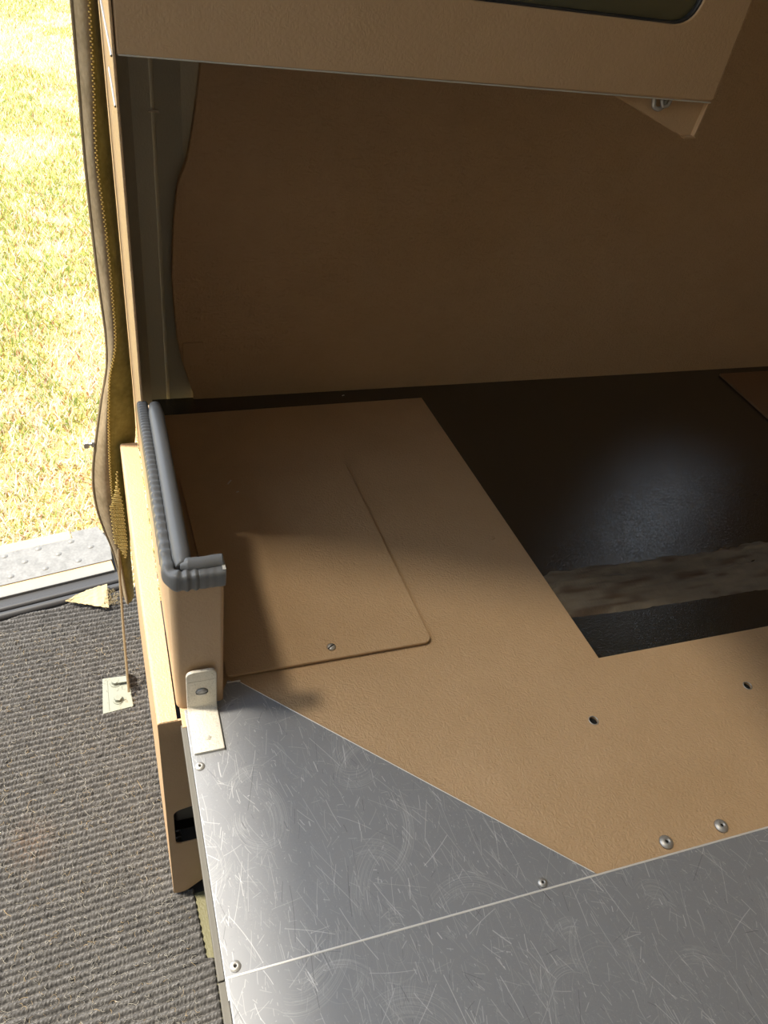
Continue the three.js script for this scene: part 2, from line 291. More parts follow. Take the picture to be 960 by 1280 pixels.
{ // hatch lid
  const t = thing('hatch_lid', 'flat beige rectangular hatch lid screwed onto the deck beside the upright side panel', 'lid', [0.21, 0, -0.69]);
  const s = roundPoly(xz([[0.09, -0.521], [0.3455, -0.521], [0.333, -0.88], [0.08, -0.88]]), [0.006, 0.012, 0.008, 0.008]);
  part('plate', uvBox(slabXZ(s, 0.0022, 0.0062, 0.0012)), M.beige, t);
  part('lid_shadow', slabXZ(roundPoly(xz([[0.094, -0.5245], [0.342, -0.5245], [0.33, -0.876], [0.084, -0.876]]), 0.006), 0.0001, 0.0023, 0), M.sealBlack, t, 'dark layer added as the shadow under the lid');  // dark layer deepens the shadow line along the lid edge
}
// raw aluminium plates
{
  const t = thing('metal_plate', 'scratched aluminium corner plate with a slanted edge beside the beige deck panel', 'plate', [0.15, 0, -0.3]);
  const s = shapeOf(xz([[0.0385, -0.2], [0.0385, -0.49], [0.076, -0.494], [0.0905, -0.519], [0.104, -0.513], [0.4075, -0.2135], [0.43, -0.2]].reverse().reverse()));
  part('sheet', uvBox(slabXZ(s, 0.0002, 0.0022, 0.0006)), M.alu, t);
  part('edge_flange', uvBox(box(0.0385, 0.041, -0.016, 0.0016, -0.49, -0.218, 0.0007)), M.aluEdge, t, 'grey folded-down edge');
  part('cut_edge', box(0, Math.hypot(0.3035, 0.2995), 0, 0.0015, -0.0005, 0.0005, 0.0004).rotateY(-Math.atan2(0.2995, 0.3035)).translate(0.104, 0.0009, -0.5132), M.paleEdge, t, 'thin bright edge');  // pale strip, edge glint put into its colour
  part('pale_corner', box(0.089, 0.1045, 0.0006, 0.0024, -0.0012, 0.0012, 0.0008).translate(0, 0, -0.5155), M.paleEdge, t, 'pale tip');  // pale strip along the plate tip
  part('under_strip', uvBox(box(0.0325, 0.0384, -0.008, -0.001, -0.474, -0.2175, 0.001)), M.stripGrey, t, 'dull grey strip under the plate edge');
  const t2 = thing('metal_plate', 'large scratched aluminium front plate whose straight bright edge crosses the deck', 'plate', [0.5, 0, -0.05]);
  const s2 = shapeOf(xz([[0.0395, -0.2165], [1.3, -0.195], [1.3, 0.5], [0.0395, 0.5]].reverse()));
  part('sheet', uvBox(slabXZ(s2, 0.0024, 0.0048, 0.0011)).applyMatrix4(new THREE.Matrix4()), M.alu, t2);
  part('under_strip', uvBox(box(0.0325, 0.0392, -0.008, -0.001, -0.2165, 0.5, 0.001)), M.stripGrey, t2, 'dull grey strip under the plate edge');
  part('cut_edge', box(0, 1.262, 0, 0.0021, -0.0011, 0.0011, 0.0009).rotateY(-Math.atan2(0.0215, 1.2605)).translate(0.0395, 0.0029, -0.2167), M.paleEdge, t2, 'burnished edge with the sun glint in its colour');  // lighter strip puts the sun caught on the bevel into colour
  part('edge_flange', uvBox(box(0.0395, 0.042, -0.016, 0.0042, -0.2155, 0.5, 0.0007)), M.aluEdge, t2, 'grey folded-down edge');
}

// ---------------------------------------------------------------- fasteners
function lathe(pts, seg = 24) { return new THREE.LatheGeometry(pts.map((p) => new THREE.Vector2(...p)), seg); }
{
  const t = thing('rivet', 'small dome rivet at the far left corner of the aluminium plate below the bracket', 'rivet', [0.0455, 0.0022, -0.419], 'rivets holding the aluminium plates');
  const head = (k) => lathe([[0, 0.0005], [0.0013, 0.0005], [0.0014, 0.0021], [0.0022, 0.0023], [0.0036, 0.0018], [0.0047, 0.0009], [0.0051, 0], [0, 0]].map(([a, b]) => [a * k, b * k]));
  const addHead = (o, k) => { const b = bases.get(o); part('head', head(k).translate(...b), M.zinc, o); part('socket', new THREE.CylinderGeometry(0.0013 * k, 0.0013 * k, 0.0004 * k, 14).translate(b[0], b[1] + 0.0009 * k, b[2]), M.hole, o, 'dark hollow centre'); };
  addHead(t, 1);
  copyOf(t, 'small dome rivet at the near left corner of the aluminium plate above the seam', 0.0485, 0.0022, -0.2245, 1);
  copyOf(t, 'small dome rivet near the right tip of the slanted aluminium plate, beside the seam', 0.35, 0.0022, -0.2185, 2);
  const b = thing('rivet', 'left one of two large-flange rivets on the beige deck just behind the metal edge', 'rivet', [0.502, 0, -0.2225], 'large-flange rivets on the beige deck');
  addHead(b, 1.55);
  copyOf(b, 'right one of two large-flange rivets on the beige deck just behind the metal edge', 0.5745, 0, -0.2225, 0.7);
  // slotted screw in the lid
  const s = thing('screw', 'slotted round-head screw near the front edge of the beige hatch lid', 'screw', [0.2185, 0.0062, -0.5375]);
  const slotted = (x, y, z, r) => merge([-1, 1].map((sg) => { const h = lathe([[0, 0.45], [0.45, 0.42], [0.8, 0.28], [1, 0], [0, 0]].map(([a, c]) => [a * r, c * r]), 28), p = h.attributes.position; for (let i = 0; i < p.count; i++) { let q = p.getZ(i); if (q * sg < 0.14 * r) q = 0.14 * r * sg; p.setZ(i, q); } h.computeVertexNormals(); return h; })).rotateY(0.5).translate(x, y, z);
  part('head', slotted(0.2185, 0.0062, -0.5375, 0.0058), M.zinc, s);
  part('slot', new THREE.CylinderGeometry(0.0052, 0.0052, 0.0008, 20).translate(0.2185, 0.0067, -0.5375), M.hole, s, 'dark screw slot');
  const w = thing('screw', 'tiny painted-over screw head on the beige deck near the black sheet', 'screw', [0.505, 0, -0.687]);
  part('head', lathe([[0, 0.0016], [0.002, 0.0014], [0.0034, 0.0006], [0.0037, 0], [0, 0]]).translate(0.505, 0, -0.687), M.beigeSmooth, w);

  // angle bracket on the short return
  const k = thing('angle_bracket', 'cream metal angle bracket fixing the upright side panel to the aluminium plate', 'bracket', [0.057, 0, -0.46]);
  const y0 = 0.0022, sec = [];
  const prof = []; // (z, y) outline of the bent strip: foot then upright with an inner bend
  const zf = -0.4325, zb = -0.4905, th = 0.004, R = 0.007, tp = 0.0555;
  prof.push([zf, y0], [zf, y0 + th]);
  for (let i = 0; i <= 6; i++) { const a = i / 6 * Math.PI / 2; prof.push([zb + th + R - R * Math.sin(a), y0 + th + R - R * Math.cos(a)]); }
  prof.push([zb + th, tp], [zb, tp]);
  for (let i = 6; i >= 0; i--) { const a = i / 6 * Math.PI / 2, r = R + th; prof.push([zb + th + R - r * Math.sin(a), y0 + th + R - r * Math.cos(a)]); }
  void sec;
  const leg = slabZY(shapeOf(zy(prof)), 0.0415, 0.0735, 0.001);
  const cut = uvBox(leg);
  part('strap', cut, M.creamPaint, k);
  const cap = slabXY(roundPoly([[0.0415, 0.0555], [0.0735, 0.0555], [0.0735, 0.0715], [0.0415, 0.0715]], [0.0005, 0.0005, 0.009, 0.009]), zb, zb + th, 0.001);
  part('rounded_end', uvBox(cap), M.creamPaint, k);
  const sc = part('screw', merge([slotted(0, 0, 0, 0.0068).rotateY(-0.5).rotateX(Math.PI / 2).rotateZ(0.05).translate(0.0575, 0.036, zb + th)]), M.zinc, k, 'slotted zinc screw');
  part('slot', box(-0.0062, 0.0062, -0.0011, 0.0011, -0.0003, 0.0016).rotateZ(0.05).translate(0.0575, 0.036, zb + th), M.hole, sc);
  part('dimple', lathe([[0, 0.0012], [0.0016, 0.0010], [0.003, 0.0002], [0.0031, 0], [0, 0]]).translate(0.0585, y0 + th, -0.448), M.creamPaint, k);
}

// ---------------------------------------------------------------- upright side panel with rubber edging
{
  const X = 0.031, T = 0.0025, ZF = -0.4935, ZP = -0.778, H = 0.2;
  const t = thing('partition', 'upright beige side panel with grey rubber edging between carpet and raised deck', 'panel', [0.05, 0, -0.7]);
  const out = zy([[ZF - 0.008, 0.0], [ZF - 0.008, H], [ZP + 0.018, H], [ZP + 0.006, H + 0.006], [ZP + 0.003, H + 0.03], [ZP + 0.008, H + 0.1], [ZP + 0.009, 1.215], [-1.12, 1.215], [-1.12, -0.02], [-0.98, -0.02], [-0.98, 0]]);
  part('sheet', uvBox(slabZY(shapeOf(out), X, X + T, 0.0006)), M.beige, t);
  // short return, bent round a soft corner, edge folded back
  const c = []; const r = 0.008;
  for (let i = 0; i <= 8; i++) { const a = i / 8 * Math.PI / 2; c.push([X + r - r * Math.cos(a), ZF - r + r * Math.sin(a)]); }
  c.push([0.078, ZF]); for (let i = 0; i <= 4; i++) { const a = i / 4 * Math.PI / 2; c.push([0.078 + 0.004 * Math.sin(a), ZF - 0.004 + 0.004 * Math.cos(a)]); }
  c.push([0.082, ZF - 0.018], [0.0795, ZF - 0.018], [0.0795, ZF - 0.004], [0.078, ZF - T]);
  for (let i = 8; i >= 0; i--) { const a = i / 8 * Math.PI / 2; c.push([X + r - (r - T) * Math.cos(a), ZF - r + (r - T) * Math.sin(a)]); }
  part('front_return', uvBox(slabXZ(shapeOf(xz(c)), 0.001, H)), M.beigeSmooth, t);
  // rubber edging: wrinkled grip strip over the sheet edge and a smooth bulb beside it
  const path = [], L = 150, cx = X + T / 2;
  for (let i = 0; i <= 130; i++) { const s = i / 130; path.push([cx, H + 0.006, ZP + 0.004 + s * (ZF - 0.014 - ZP - 0.004)]); }
  for (let i = 1; i <= 12; i++) { const a = i / 12 * Math.PI / 2; path.push([cx + 0.012 - 0.012 * Math.cos(a), H + 0.006, ZF - 0.014 + 0.012 * Math.sin(a)]); }
  for (let i = 1; i <= 24; i++) path.push([cx + 0.012 + i / 24 * (0.083 - cx - 0.012), H + 0.006, ZF - 0.002]);
  void L;
  const sec = []; for (let i = 0; i < 20; i++) { const a = i / 20 * Math.PI * 2, c1 = Math.cos(a), s1 = Math.sin(a); sec.push([0.0062 * Math.sign(c1) * Math.pow(Math.abs(c1), 0.55), 0.0105 * Math.sign(s1) * Math.pow(Math.abs(s1), 0.6) - 0.001]); }
  const fine = []; for (let i = 0; i < path.length - 1; i++) for (let q = 0; q < 5; q++) fine.push(path[i].map((v, d) => v + (path[i + 1][d] - v) * q / 5));
  const along = [0]; for (let i = 1; i < fine.length; i++) along.push(along[i - 1] + Math.hypot(fine[i][0] - fine[i - 1][0], fine[i][2] - fine[i - 1][2]));
  const trim = sweep(fine, sec, (i) => { const s = along[i], p = 0.0042 + 0.004 * Math.min(1, s / 0.28), amp = s < 0.3 ? 0.075 : 0.012; return 1 + amp * Math.sin(2 * Math.PI * s / p + 2 * N24(s * 3, 0.2)) + 0.03 * (N24(s * 4, 0.6) - 0.5); });
  const grip = part('rubber_edging', trim, M.rubber, t, 'grey wrinkled rubber edging');
  const circ = (r0) => Array.from({ length: 18 }, (_, i) => [r0 * Math.cos(i / 18 * 6.2832), r0 * Math.sin(i / 18 * 6.2832)]);
  const bx = cx + 0.0135, by = H + 0.0135;
  const b1 = []; for (let i = 0; i <= 60; i++) { const s = i / 60; b1.push([bx, by - 0.001 * Math.sin(s * 3), ZP + 0.012 + s * (ZF - 0.012 - ZP - 0.012)]); }
  part('bulb', sweep(b1, circ(0.0088), (i) => i < 4 ? 0.75 + 0.25 * i / 4 : i > 57 ? 1 - (i - 57) * 0.07 : 1), M.rubber, grip, 'smooth hollow rubber bulb');
  const b2 = []; for (let i = 0; i <= 30; i++) { const s = i / 30; b2.push([bx - 0.003 + s * (0.0825 - bx + 0.003), by + 0.001, ZF - 0.012 - 0.0004 * Math.sin(s * 9)]); }
  part('bulb', sweep(b2, circ(0.0072), (i) => i < 5 ? 0.55 + 0.09 * i : 1), M.rubber, grip, 'short cut rubber bulb');
  const fold = (a, b) => tube([a, b], 0.0011, 2, 6);
  part('sun_streak', fold([X - 0.0006, 0.571, ZP + 0.006], [X - 0.0006, 0.585, ZP - 0.135]), M.paleEdge, t, 'added pale strip painted as a sun streak');  // pale rods imitate sun caught on the sheet fold
  part('sun_streak', fold([X - 0.0006, 0.529, ZP - 0.002], [X - 0.0006, 0.542, ZP - 0.075]), M.paleEdge, t, 'added pale strip painted as a sun streak');
  part('return_tip', uvBox(slabXZ(shapeOf(xz([[0.0805, ZF], [0.0835, ZF], [0.0835, ZF - 0.02], [0.0805, ZF - 0.02]].reverse())), H - 0.004, H + 0.016)), M.creamPaint, t, 'pale bare corner of the sheet');
}
// lower box along the deck, beside the carpet
{
  const t = thing('side_box', 'long low beige box beside the deck with a rounded slot in its front end', 'box', [0.03, -0.45, -0.7]);
  const ZF = -0.481, ZB = -0.978, XL = 0.0085, XR = 0.0295;
  // top and left side bent from one sheet
  const c = []; const r = 0.0035; c.push([XL, -0.453], [XL, -r]); for (let i = 1; i <= 6; i++) { const a = i / 6 * Math.PI / 2; c.push([XL + r - r * Math.cos(a), -r - 0.0005 + r * Math.sin(a)]); }
  c.push([XR, -0.0005], [XR, -0.003], [XL + r, -0.003], [XL + 0.002, -r - 0.002], [XL + 0.002, -0.453]);
  const g = slabXY(shapeOf(c), ZB, ZF, 0), p = g.attributes.position;
  for (let i = 0; i < p.count; i++) { const k = (ZF - p.getZ(i)) / (ZF - ZB); if (p.getX(i) < 0.02) p.setX(i, p.getX(i) - 0.005 * k); }
  g.computeVertexNormals(); part('casing', uvBox(g), M.beige, t);
  const hole = new THREE.Path(roundPoly([[0.0175, -0.298], [0.0565, -0.298], [0.0565, -0.197], [0.0175, -0.205]], [0.009, 0.002, 0.002, 0.012]).getPoints(8));
  const f = roundPoly([[XL, -0.4545], [0.026, -0.4545], [0.058, -0.42], [0.058, -0.0015], [XL, -0.0015]], [0.008, 0.006, 0.001, 0.001, 0.003]); f.holes.push(hole);
  part('front_plate', uvBox(slabXY(f, ZF - 0.002, ZF + 0.0005, 0.0005)), M.beigeSmooth, t);
  part('slot_shade', box(0.0125, 0.056, -0.36, -0.15, -0.56, -0.53), M.hole, t, 'black block standing in for the unlit inside of the slot');  // near-black block, shade of the closed box put into its colour
  part('latch', box(0.018, 0.05, -0.275, -0.225, -0.535, -0.5, 0.006), M.sealBlack, t, 'black latch inside the slot');
}

// ---------------------------------------------------------------- upper bulkhead panel with window
{
  const ZP = -0.77, XL = 0.0348, XR = 0.664, YB = 0.5725;
  const t = thing('bulkhead', 'overhanging upper beige panel with a dark window and a gusset at its lower right corner', 'panel', [0.35, 0.57, -0.8]);
  const win = roundPoly([[0.12, 0.641], [0.606, 0.641], [0.606, 0.95], [0.12, 0.95]], 0.03);
  const s = roundPoly([[XL, YB], [XR, YB + 0.002], [XR, 1.215], [XL, 1.215]], [0.002, 0.004, 0.002, 0.002]); s.holes.push(new THREE.Path(win.getPoints(10)));
  part('face_sheet', uvBox(slabXY(s, ZP - 0.003, ZP, 0.0012)), M.beigeSmooth, t);
  part('lower_flange', uvBox(box(XL + 0.001, XR - 0.002, YB, YB + 0.0025, ZP - 0.034, ZP - 0.0012, 0.0008)), M.beigeSmooth, t);
  part('edge_glint', box(XL + 0.001, XR - 0.002, YB - 0.0006, YB + 0.0008, ZP - 0.0012, ZP + 0.0004, 0.0006), M.creamPaint, t, 'pale strip painted as the glint of the lower edge');  // cream strip imitates the glint of the glossy flange edge
  part('side_flange', uvBox(box(XL - 0.0006, XL + 0.0018, YB, 1.215, ZP - 0.11, ZP - 0.001, 0.0008)), M.beige, t);
  part('side_flange', uvBox(box(XR - 0.0025, XR, YB + 0.004, 1.215, ZP - 0.05, ZP - 0.001, 0.0008)), M.beigeSmooth, t);
  part('window_pane', slabXY(roundPoly([[0.11, 0.631], [0.616, 0.631], [0.616, 0.96], [0.11, 0.96]], 0.035), ZP - 0.0125, ZP - 0.0085, 0), M.glass, t, 'dark olive-tinted pane');
  const ring = roundPoly([[0.115, 0.636], [0.611, 0.636], [0.611, 0.955], [0.115, 0.955]], 0.033); ring.holes.push(new THREE.Path(roundPoly([[0.122, 0.643], [0.604, 0.643], [0.604, 0.948], [0.122, 0.948]], 0.028).getPoints(10)));
  part('window_seal', slabXY(ring, ZP - 0.0085, ZP - 0.003, 0.001), M.sealBlack, t, 'black rubber window seal');
  const tri = roundPoly([[0.534, YB], [0.650, 0.533], [0.664, 0.534], [0.6645, YB]], [0.001, 0.004, 0.004, 0.001]);
  const gs = part('gusset', uvBox(slabXY(tri, ZP - 0.013, ZP - 0.0105, 0.0008)), M.beigeSmooth, t, 'triangular beige gusset');
  part('gusset_flange', uvBox(merge([slabXY(shapeOf([[0.6625, YB - 0.001], [0.660, 0.536], [0.662, 0.5345], [0.6648, YB - 0.001]]), ZP - 0.013, ZP - 0.0045, 0.0006), slabXY(shapeOf([[0.646, 0.5345], [0.650, 0.532], [0.662, 0.5335], [0.661, 0.536]]), ZP - 0.013, ZP - 0.006, 0.0006)])), M.beigeSmooth, gs);
  part('spring_clip', merge([tube([[0.592, 0.571, -0.778], [0.594, 0.563, -0.776], [0.600, 0.561, -0.775], [0.606, 0.564, -0.776], [0.608, 0.571, -0.778]], 0.0024, 24, 8), tube([[0.600, 0.571, -0.775], [0.603, 0.565, -0.773], [0.609, 0.566, -0.773], [0.612, 0.571, -0.775]], 0.002, 20, 8)]), M.zinc, gs, 'small bent metal clip');
}

// ---------------------------------------------------------------- carpet
{
  const nu = 380, nv = 720, pos = new Float32Array((nu + 1) * (nv + 1) * 3), col = new Float32Array((nu + 1) * (nv + 1) * 3), idx = [];
  const back = (x) => -1.0605 - 0.167 * (x + 0.243), right = (z) => z < -0.47 ? 0.03 : z < -0.372 ? 0.0375 + 0.006 * (z + 0.47) / 0.1 : 0.0525;
  const ca = Math.cos(0.058), sa = Math.sin(0.058);
  const height = (x, z) => {
    const v = z * ca + x * sa + 0.0028 * (N6(x * 0.9, z * 0.9) - 0.5), u = x * ca - z * sa, ph = v / 0.0105, rowId = Math.floor(ph), fr = ph - rowId;
    const twist = u / 0.0052 + rowId * 0.37 + (fr - 0.5) * 0.9, lp = 0.5 + 0.5 * Math.cos(2 * Math.PI * twist);
    const rib = Math.pow(Math.max(0, Math.sin(Math.PI * fr)), 0.85) - 0.22 * fr;
    return rib * (0.0078 + 0.0016 * lp) + 0.0014 * (N256(u * 2.2, v * 2.2) - 0.5) + 0.0007 * (N140(u * 5, v * 5) - 0.5);
  };
  for (let i = 0; i <= nv; i++) for (let j = 0; j <= nu; j++) {
    const t = i / nv, q = j / nu, z0 = -1.062 + t * 0.96, xr = right(z0), x = -0.55 + q * (xr + 0.55), z = back(x) * (1 - t) + -0.1 * t, k = (i * (nu + 1) + j) * 3;
    const rim = i === 0 || j === 0 || i === nv || j === nu, h = rim ? -0.003 : height(x, z) * (z > -0.475 ? Math.min(1, 0.25 + (xr - x) / 0.007) : 1);
    pos[k] = x; pos[k + 1] = -0.4645 + h; pos[k + 2] = z;
    const n = N256(x * 3.1, z * 3.1), m = N48(x * 1.3, z * 1.3); let g = 0.042 + 0.13 * Math.pow(n, 2.4) + 0.02 * (m - 0.5);
    let r = g * 1.0, gg = g * 0.98, b = g * 0.985;
    const dirt = Math.max(0, 1 - Math.hypot(x + 0.185, (z + 0.61) * 0.8) / 0.045) * (N140(x * 4, z * 4) > 0.5 ? 1 : 0);
    r += 0.05 * dirt; gg += 0.022 * dirt; b += 0.004 * dirt;
    col[k] = r; col[k + 1] = gg; col[k + 2] = b;
  }
  for (let i = 0; i < nv; i++) for (let j = 0; j < nu; j++) { const a = i * (nu + 1) + j, b = a + 1, c = a + nu + 1, d = c + 1; idx.push(a, c, b, b, c, d); }
  const g = new THREE.BufferGeometry(); g.setAttribute('position', new THREE.BufferAttribute(pos, 3)); g.setAttribute('color', new THREE.BufferAttribute(col, 3)); g.setIndex(idx); g.computeVertexNormals();
  const carpet = solo('carpet', g, std({ vertexColors: true, roughness: 1 }), 'charcoal grey ribbed loop carpet covering the floor at the left', 'carpet');
  // loose fuzz and lint on the ribs
  const fp = [], fi = [], fc = [];
  for (let k = 0; k < 9000; k++) {
    const x = rr(-0.3, 0.03), z = rr(-1.03, -0.18), y0 = -0.4645 + height(x, z), len = rr(0.003, 0.009) * (rnd() < 0.06 ? 2.2 : 1), a = rnd() * 6.28, cv = rr(-2.5, 2.5), r = rr(0.00014, 0.0003), up = rr(0.0004, 0.002);
    if (x > right(z) - 0.004) continue;
    const pale = rnd(), c = pale < 0.62 ? [0.22, 0.215, 0.205] : pale < 0.9 ? [0.42, 0.4, 0.35] : [0.4, 0.3, 0.17];
    const base = fp.length / 3, S = 6;
    for (let s = 0; s <= S; s++) {
      const f = s / S, an = a + cv * f, px = x + Math.cos(an) * len * f, pz = z + Math.sin(an) * len * f, py = y0 + up * Math.sin(Math.PI * f) + 0.0004, nx = -Math.sin(an) * r, nz = Math.cos(an) * r;
      fp.push(px + nx, py, pz + nz, px - nx, py, pz - nz, px, py + r * 1.7, pz); for (let q = 0; q < 3; q++) fc.push(...c);
      if (s) { const o = base + s * 3, p = o - 3; for (const [m, n] of [[0, 1], [1, 2], [2, 0]]) fi.push(p + m, p + n, o + m, p + n, o + n, o + m); }
    }
  }
  const fg = new THREE.BufferGeometry(); fg.setAttribute('position', new THREE.Float32BufferAttribute(fp, 3)); fg.setAttribute('color', new THREE.Float32BufferAttribute(fc, 3)); fg.setIndex(fi); fg.computeVertexNormals();
  const fz = part('lint', fg, std({ vertexColors: true, roughness: 1, side: THREE.DoubleSide }), carpet); fz.userData.kind = 'stuff';
}

// ---------------------------------------------------------------- door sill (frame turned 9.7 degrees)
{
  const A = 9.7 * Math.PI / 180, O = [-0.04, -0.46, -1.106];
  const t = thing('door_sill', 'pale dimpled metal door sill with beige painted edge between carpet and grass', 'sill', O); t.rotation.y = A;
  const L = (name, g, m, p, label) => { const o = part(name, g.translate(...O), m, p, label); return o; };
  // local: x along the sill, -z outward
  const s = shapeOf([[-0.95, 0.08], [0.018, 0.08], [0.026, 0.134], [0.012, 0.187], [-0.043, 0.187], [-0.043, 0.168], [-0.95, 0.168]]);
  const tread = L('tread_plate', uvBox(slabXZ(s, -0.02, -0.0005, 0.0012)), M.palePlate, t);
  const stud = new THREE.SphereGeometry(0.0095, 18, 8, 0, Math.PI * 2, 0, 0.9).scale(1, 0.9, 0.85).translate(0, -0.0062, 0);
  for (let r = 0; r < 3; r++) for (let k = 0; k < 13; k++) { const u = (r === 1 ? -0.014 : -0.048) - k * 0.0645; const w = [0.158, 0.130, 0.098][r]; if (u > 0.01) continue; L('stud', stud.clone().translate(u - (r === 2 ? -0.003 : 0), 0, -w), M.palePlate, tread); }
  L('painted_edge', uvBox(box(-0.95, 0.016, -0.03, -0.002, -0.0795, -0.05, 0.0015)), M.beigeSmooth, t, 'beige painted edge');
  L('edge_bead', box(-0.95, 0.016, -0.02, 0.0005, -0.0815, -0.0785, 0.001), M.palePlate, t);
  L('edge_bead', box(-0.95, 0.016, -0.02, 0, -0.0515, -0.0475, 0.001), M.palePlate, t);
  L('outer_lip', uvBox(box(-0.95, -0.0435, -0.06, -0.012, -0.205, -0.169, 0.002)), M.beigeSmooth, t, 'lower beige outer lip');
  L('skirt', box(-0.95, 0.03, -0.12, -0.021, -0.185, 0.02), M.dark, t);
  const d = thing('door_seal', 'black ribbed rubber door seal lying between carpet edge and sill', 'seal', O); d.rotation.y = A;
  L('base_strip', box(-0.95, 0.02, -0.02, -0.006, -0.047, 0.010, 0.001), M.sealBlack, d);
  L('lip', tube([[-0.95, -0.002, -0.018], [-0.5, -0.002, -0.018], [0.02, -0.002, -0.018]], 0.0065, 20, 14), M.sealBlack, d);
  L('lip', tube([[-0.95, -0.003, -0.001], [-0.5, -0.003, -0.001], [0.02, -0.004, -0.002]], 0.0085, 20, 14), M.sealBlack, d);
}

// ---------------------------------------------------------------- canvas door flap, strap and anchor
{
  const t = thing('canvas_flap', 'folded olive-brown canvas door flap with a brass zip hanging beside the beige side panel', 'canvas', [0.01, -0.3, -1.0]);
  // y, left x, zip x, right x (hanging folds)
  const T = [[1.15, 0.0146, 0.0226, 0.0302], [0.85, 0.0122, 0.0222, 0.0302], [0.6, 0.0055, 0.0215, 0.0302], [0.5, 0.003, 0.0175, 0.0302], [0.42, 0.0005, 0.0125, 0.0302], [0.33, -0.0005, 0.0145, 0.0302], [0.25, 0, 0.0145, 0.0302], [0.17, 0.0015, 0.0115, 0.0302], [0.12, -0.002, 0, 0.0302], [0.07, -0.0135, -0.006, 0.03], [0, -0.028, -0.012, 0.028], [-0.06, -0.039, -0.0155, 0.018], [-0.1, -0.043, -0.0165, 0.012], [-0.15, -0.042, -0.0165, 0.008], [-0.2, -0.035, -0.016, 0.005], [-0.25, -0.026, -0.015, 0.002], [-0.31, -0.021, -0.013, 0.001], [-0.37, -0.019, -0.011, 0.0]];
  const cr = (k) => new THREE.CatmullRomCurve3(T.map((r) => new THREE.Vector3(r[k], r[0], 0)));
  const [cl, cm, crr] = [cr(1), cr(2), cr(3)];
  const at = (i) => [cl, cm, crr].map((c) => c.getPoint(i));
  const left = [], right = [], zip = [], n = 120;
  for (let i = 0; i <= n; i++) {
    const [a, b, c] = at(i / n), y = a.y, wob = 0.006 * (N12(0.3, i / n) - 0.5);
    const row = []; for (let j = 0; j <= 10; j++) { const q = j / 10; row.push([a.x + (b.x - a.x) * q, y, -1.0 + wob + 0.014 * Math.sin(q * Math.PI) * 0.6 + 0.022 * q]); } left.push(row);
    const row2 = []; for (let j = 0; j <= 8; j++) { const q = j / 8; row2.push([b.x + (c.x - b.x) * q, b.y, -0.981 + wob - 0.016 * q + 0.004 * Math.sin(q * Math.PI)]); } right.push(row2);
    zip.push([b.x, b.y, -0.9765 + wob]);
  }
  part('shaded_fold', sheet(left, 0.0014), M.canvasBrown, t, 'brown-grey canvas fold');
  part('olive_fold', sheet(right, 0.0014), M.canvasOlive, t, 'olive canvas fold');
  part('hem', tube(left.filter((_, i) => i % 4 === 0).map((r) => r[0]), 0.0028, 120, 7), M.canvasBrown, t);
  const teeth = []; const zc = new THREE.CatmullRomCurve3(zip.map((p) => new THREE.Vector3(...p)));
  for (let i = 0; i < 470; i++) { const s = 0.05 + i / 470 * 0.83, p = zc.getPointAt(s); teeth.push(new THREE.BoxGeometry(0.0013, 0.0014, 0.0016).rotateY(0.4).translate(p.x + (i % 2 ? 0.0007 : -0.0007), p.y, p.z + 0.001)); }
  part('zip', merge(teeth), M.brass, t, 'brass zip chain');
  const net = []; // woven mesh patch at the bottom
  for (let i = 0; i < 46; i++) for (let j = 0; j < 9; j++) { const y = -0.05 - i * 0.0042, f = Math.min(1, i / 18) * Math.min(1, (50 - i) / 14), x = -0.0165 + (j - 7) * 0.0026 * f + 0.011; if (Math.abs((j - 5) / 4.6) > f) continue; net.push(new THREE.BoxGeometry(0.0017, 0.0022, 0.0012).rotateZ(0.3).translate(x - 0.002 * (i % 2 ? 0.4 : -0.4), y, -0.9735 + 0.0005 * j)); }
  part('mesh_patch', merge(net), M.brass, t, 'golden woven mesh patch');
  part('strap', tube([[-0.017, -0.22, -0.975], [-0.021, -0.29, -0.955], [-0.0245, -0.36, -0.91], [-0.0265, -0.42, -0.862], [-0.027, -0.447, -0.842]], 0.0022, 40, 8).scale(1, 1, 1), M.canvasBrown, t, 'narrow strap running down to the floor');
  part('toggle', merge([tube([[-0.026, -0.02, -1.0], [-0.036, -0.018, -1.005], [-0.046, -0.02, -1.008]], 0.0025, 12, 8), new THREE.CylinderGeometry(0.0062, 0.0062, 0.004, 16).rotateZ(Math.PI / 2).translate(-0.035, -0.016, -1.004), box(-0.049, -0.041, -0.026, -0.016, -1.012, -1.004, 0.002)]), M.steel, t, 'small steel wing fastener');
  // pale torn corner of cloth on the seal
  const rows = []; for (let i = 0; i <= 16; i++) { const v = i / 16, row = []; for (let j = 0; j <= 20; j++) { const u = j / 20, w = u; row.push([-0.127 + u * 0.078, -0.449 + 0.006 * Math.sin(u * 3) * (1 - v) + 0.002 * N24(u, v), -1.077 - 0.030 * u + v * w * 0.062 + 0.003 * (N24(u, v + 0.4) - 0.5)]); } rows.push(row); }
  solo('cloth_corner', sheet(rows, 0.0008), M.canvasPale, 'pale pointed corner of torn canvas lying over the black door seal', 'cloth');
  const nt = []; for (let k = 0; k < 60; k++) { const x = rr(-0.056, -0.032), z = rr(-1.09, -1.05), a = rnd() * 6.28, l = rr(0.004, 0.012); nt.push(tube([[x, -0.448, z], [x + Math.cos(a) * l / 2, -0.444 + rr(0, 0.004), z + Math.sin(a) * l / 2], [x + Math.cos(a) * l, -0.447, z + Math.sin(a) * l]], 0.0004, 5, 4)); }
  const fr = solo('frayed_threads', merge(nt), M.canvasPale, 'frayed pale threads at the torn end of the canvas corner', 'threads'); fr.userData.kind = 'stuff';
}
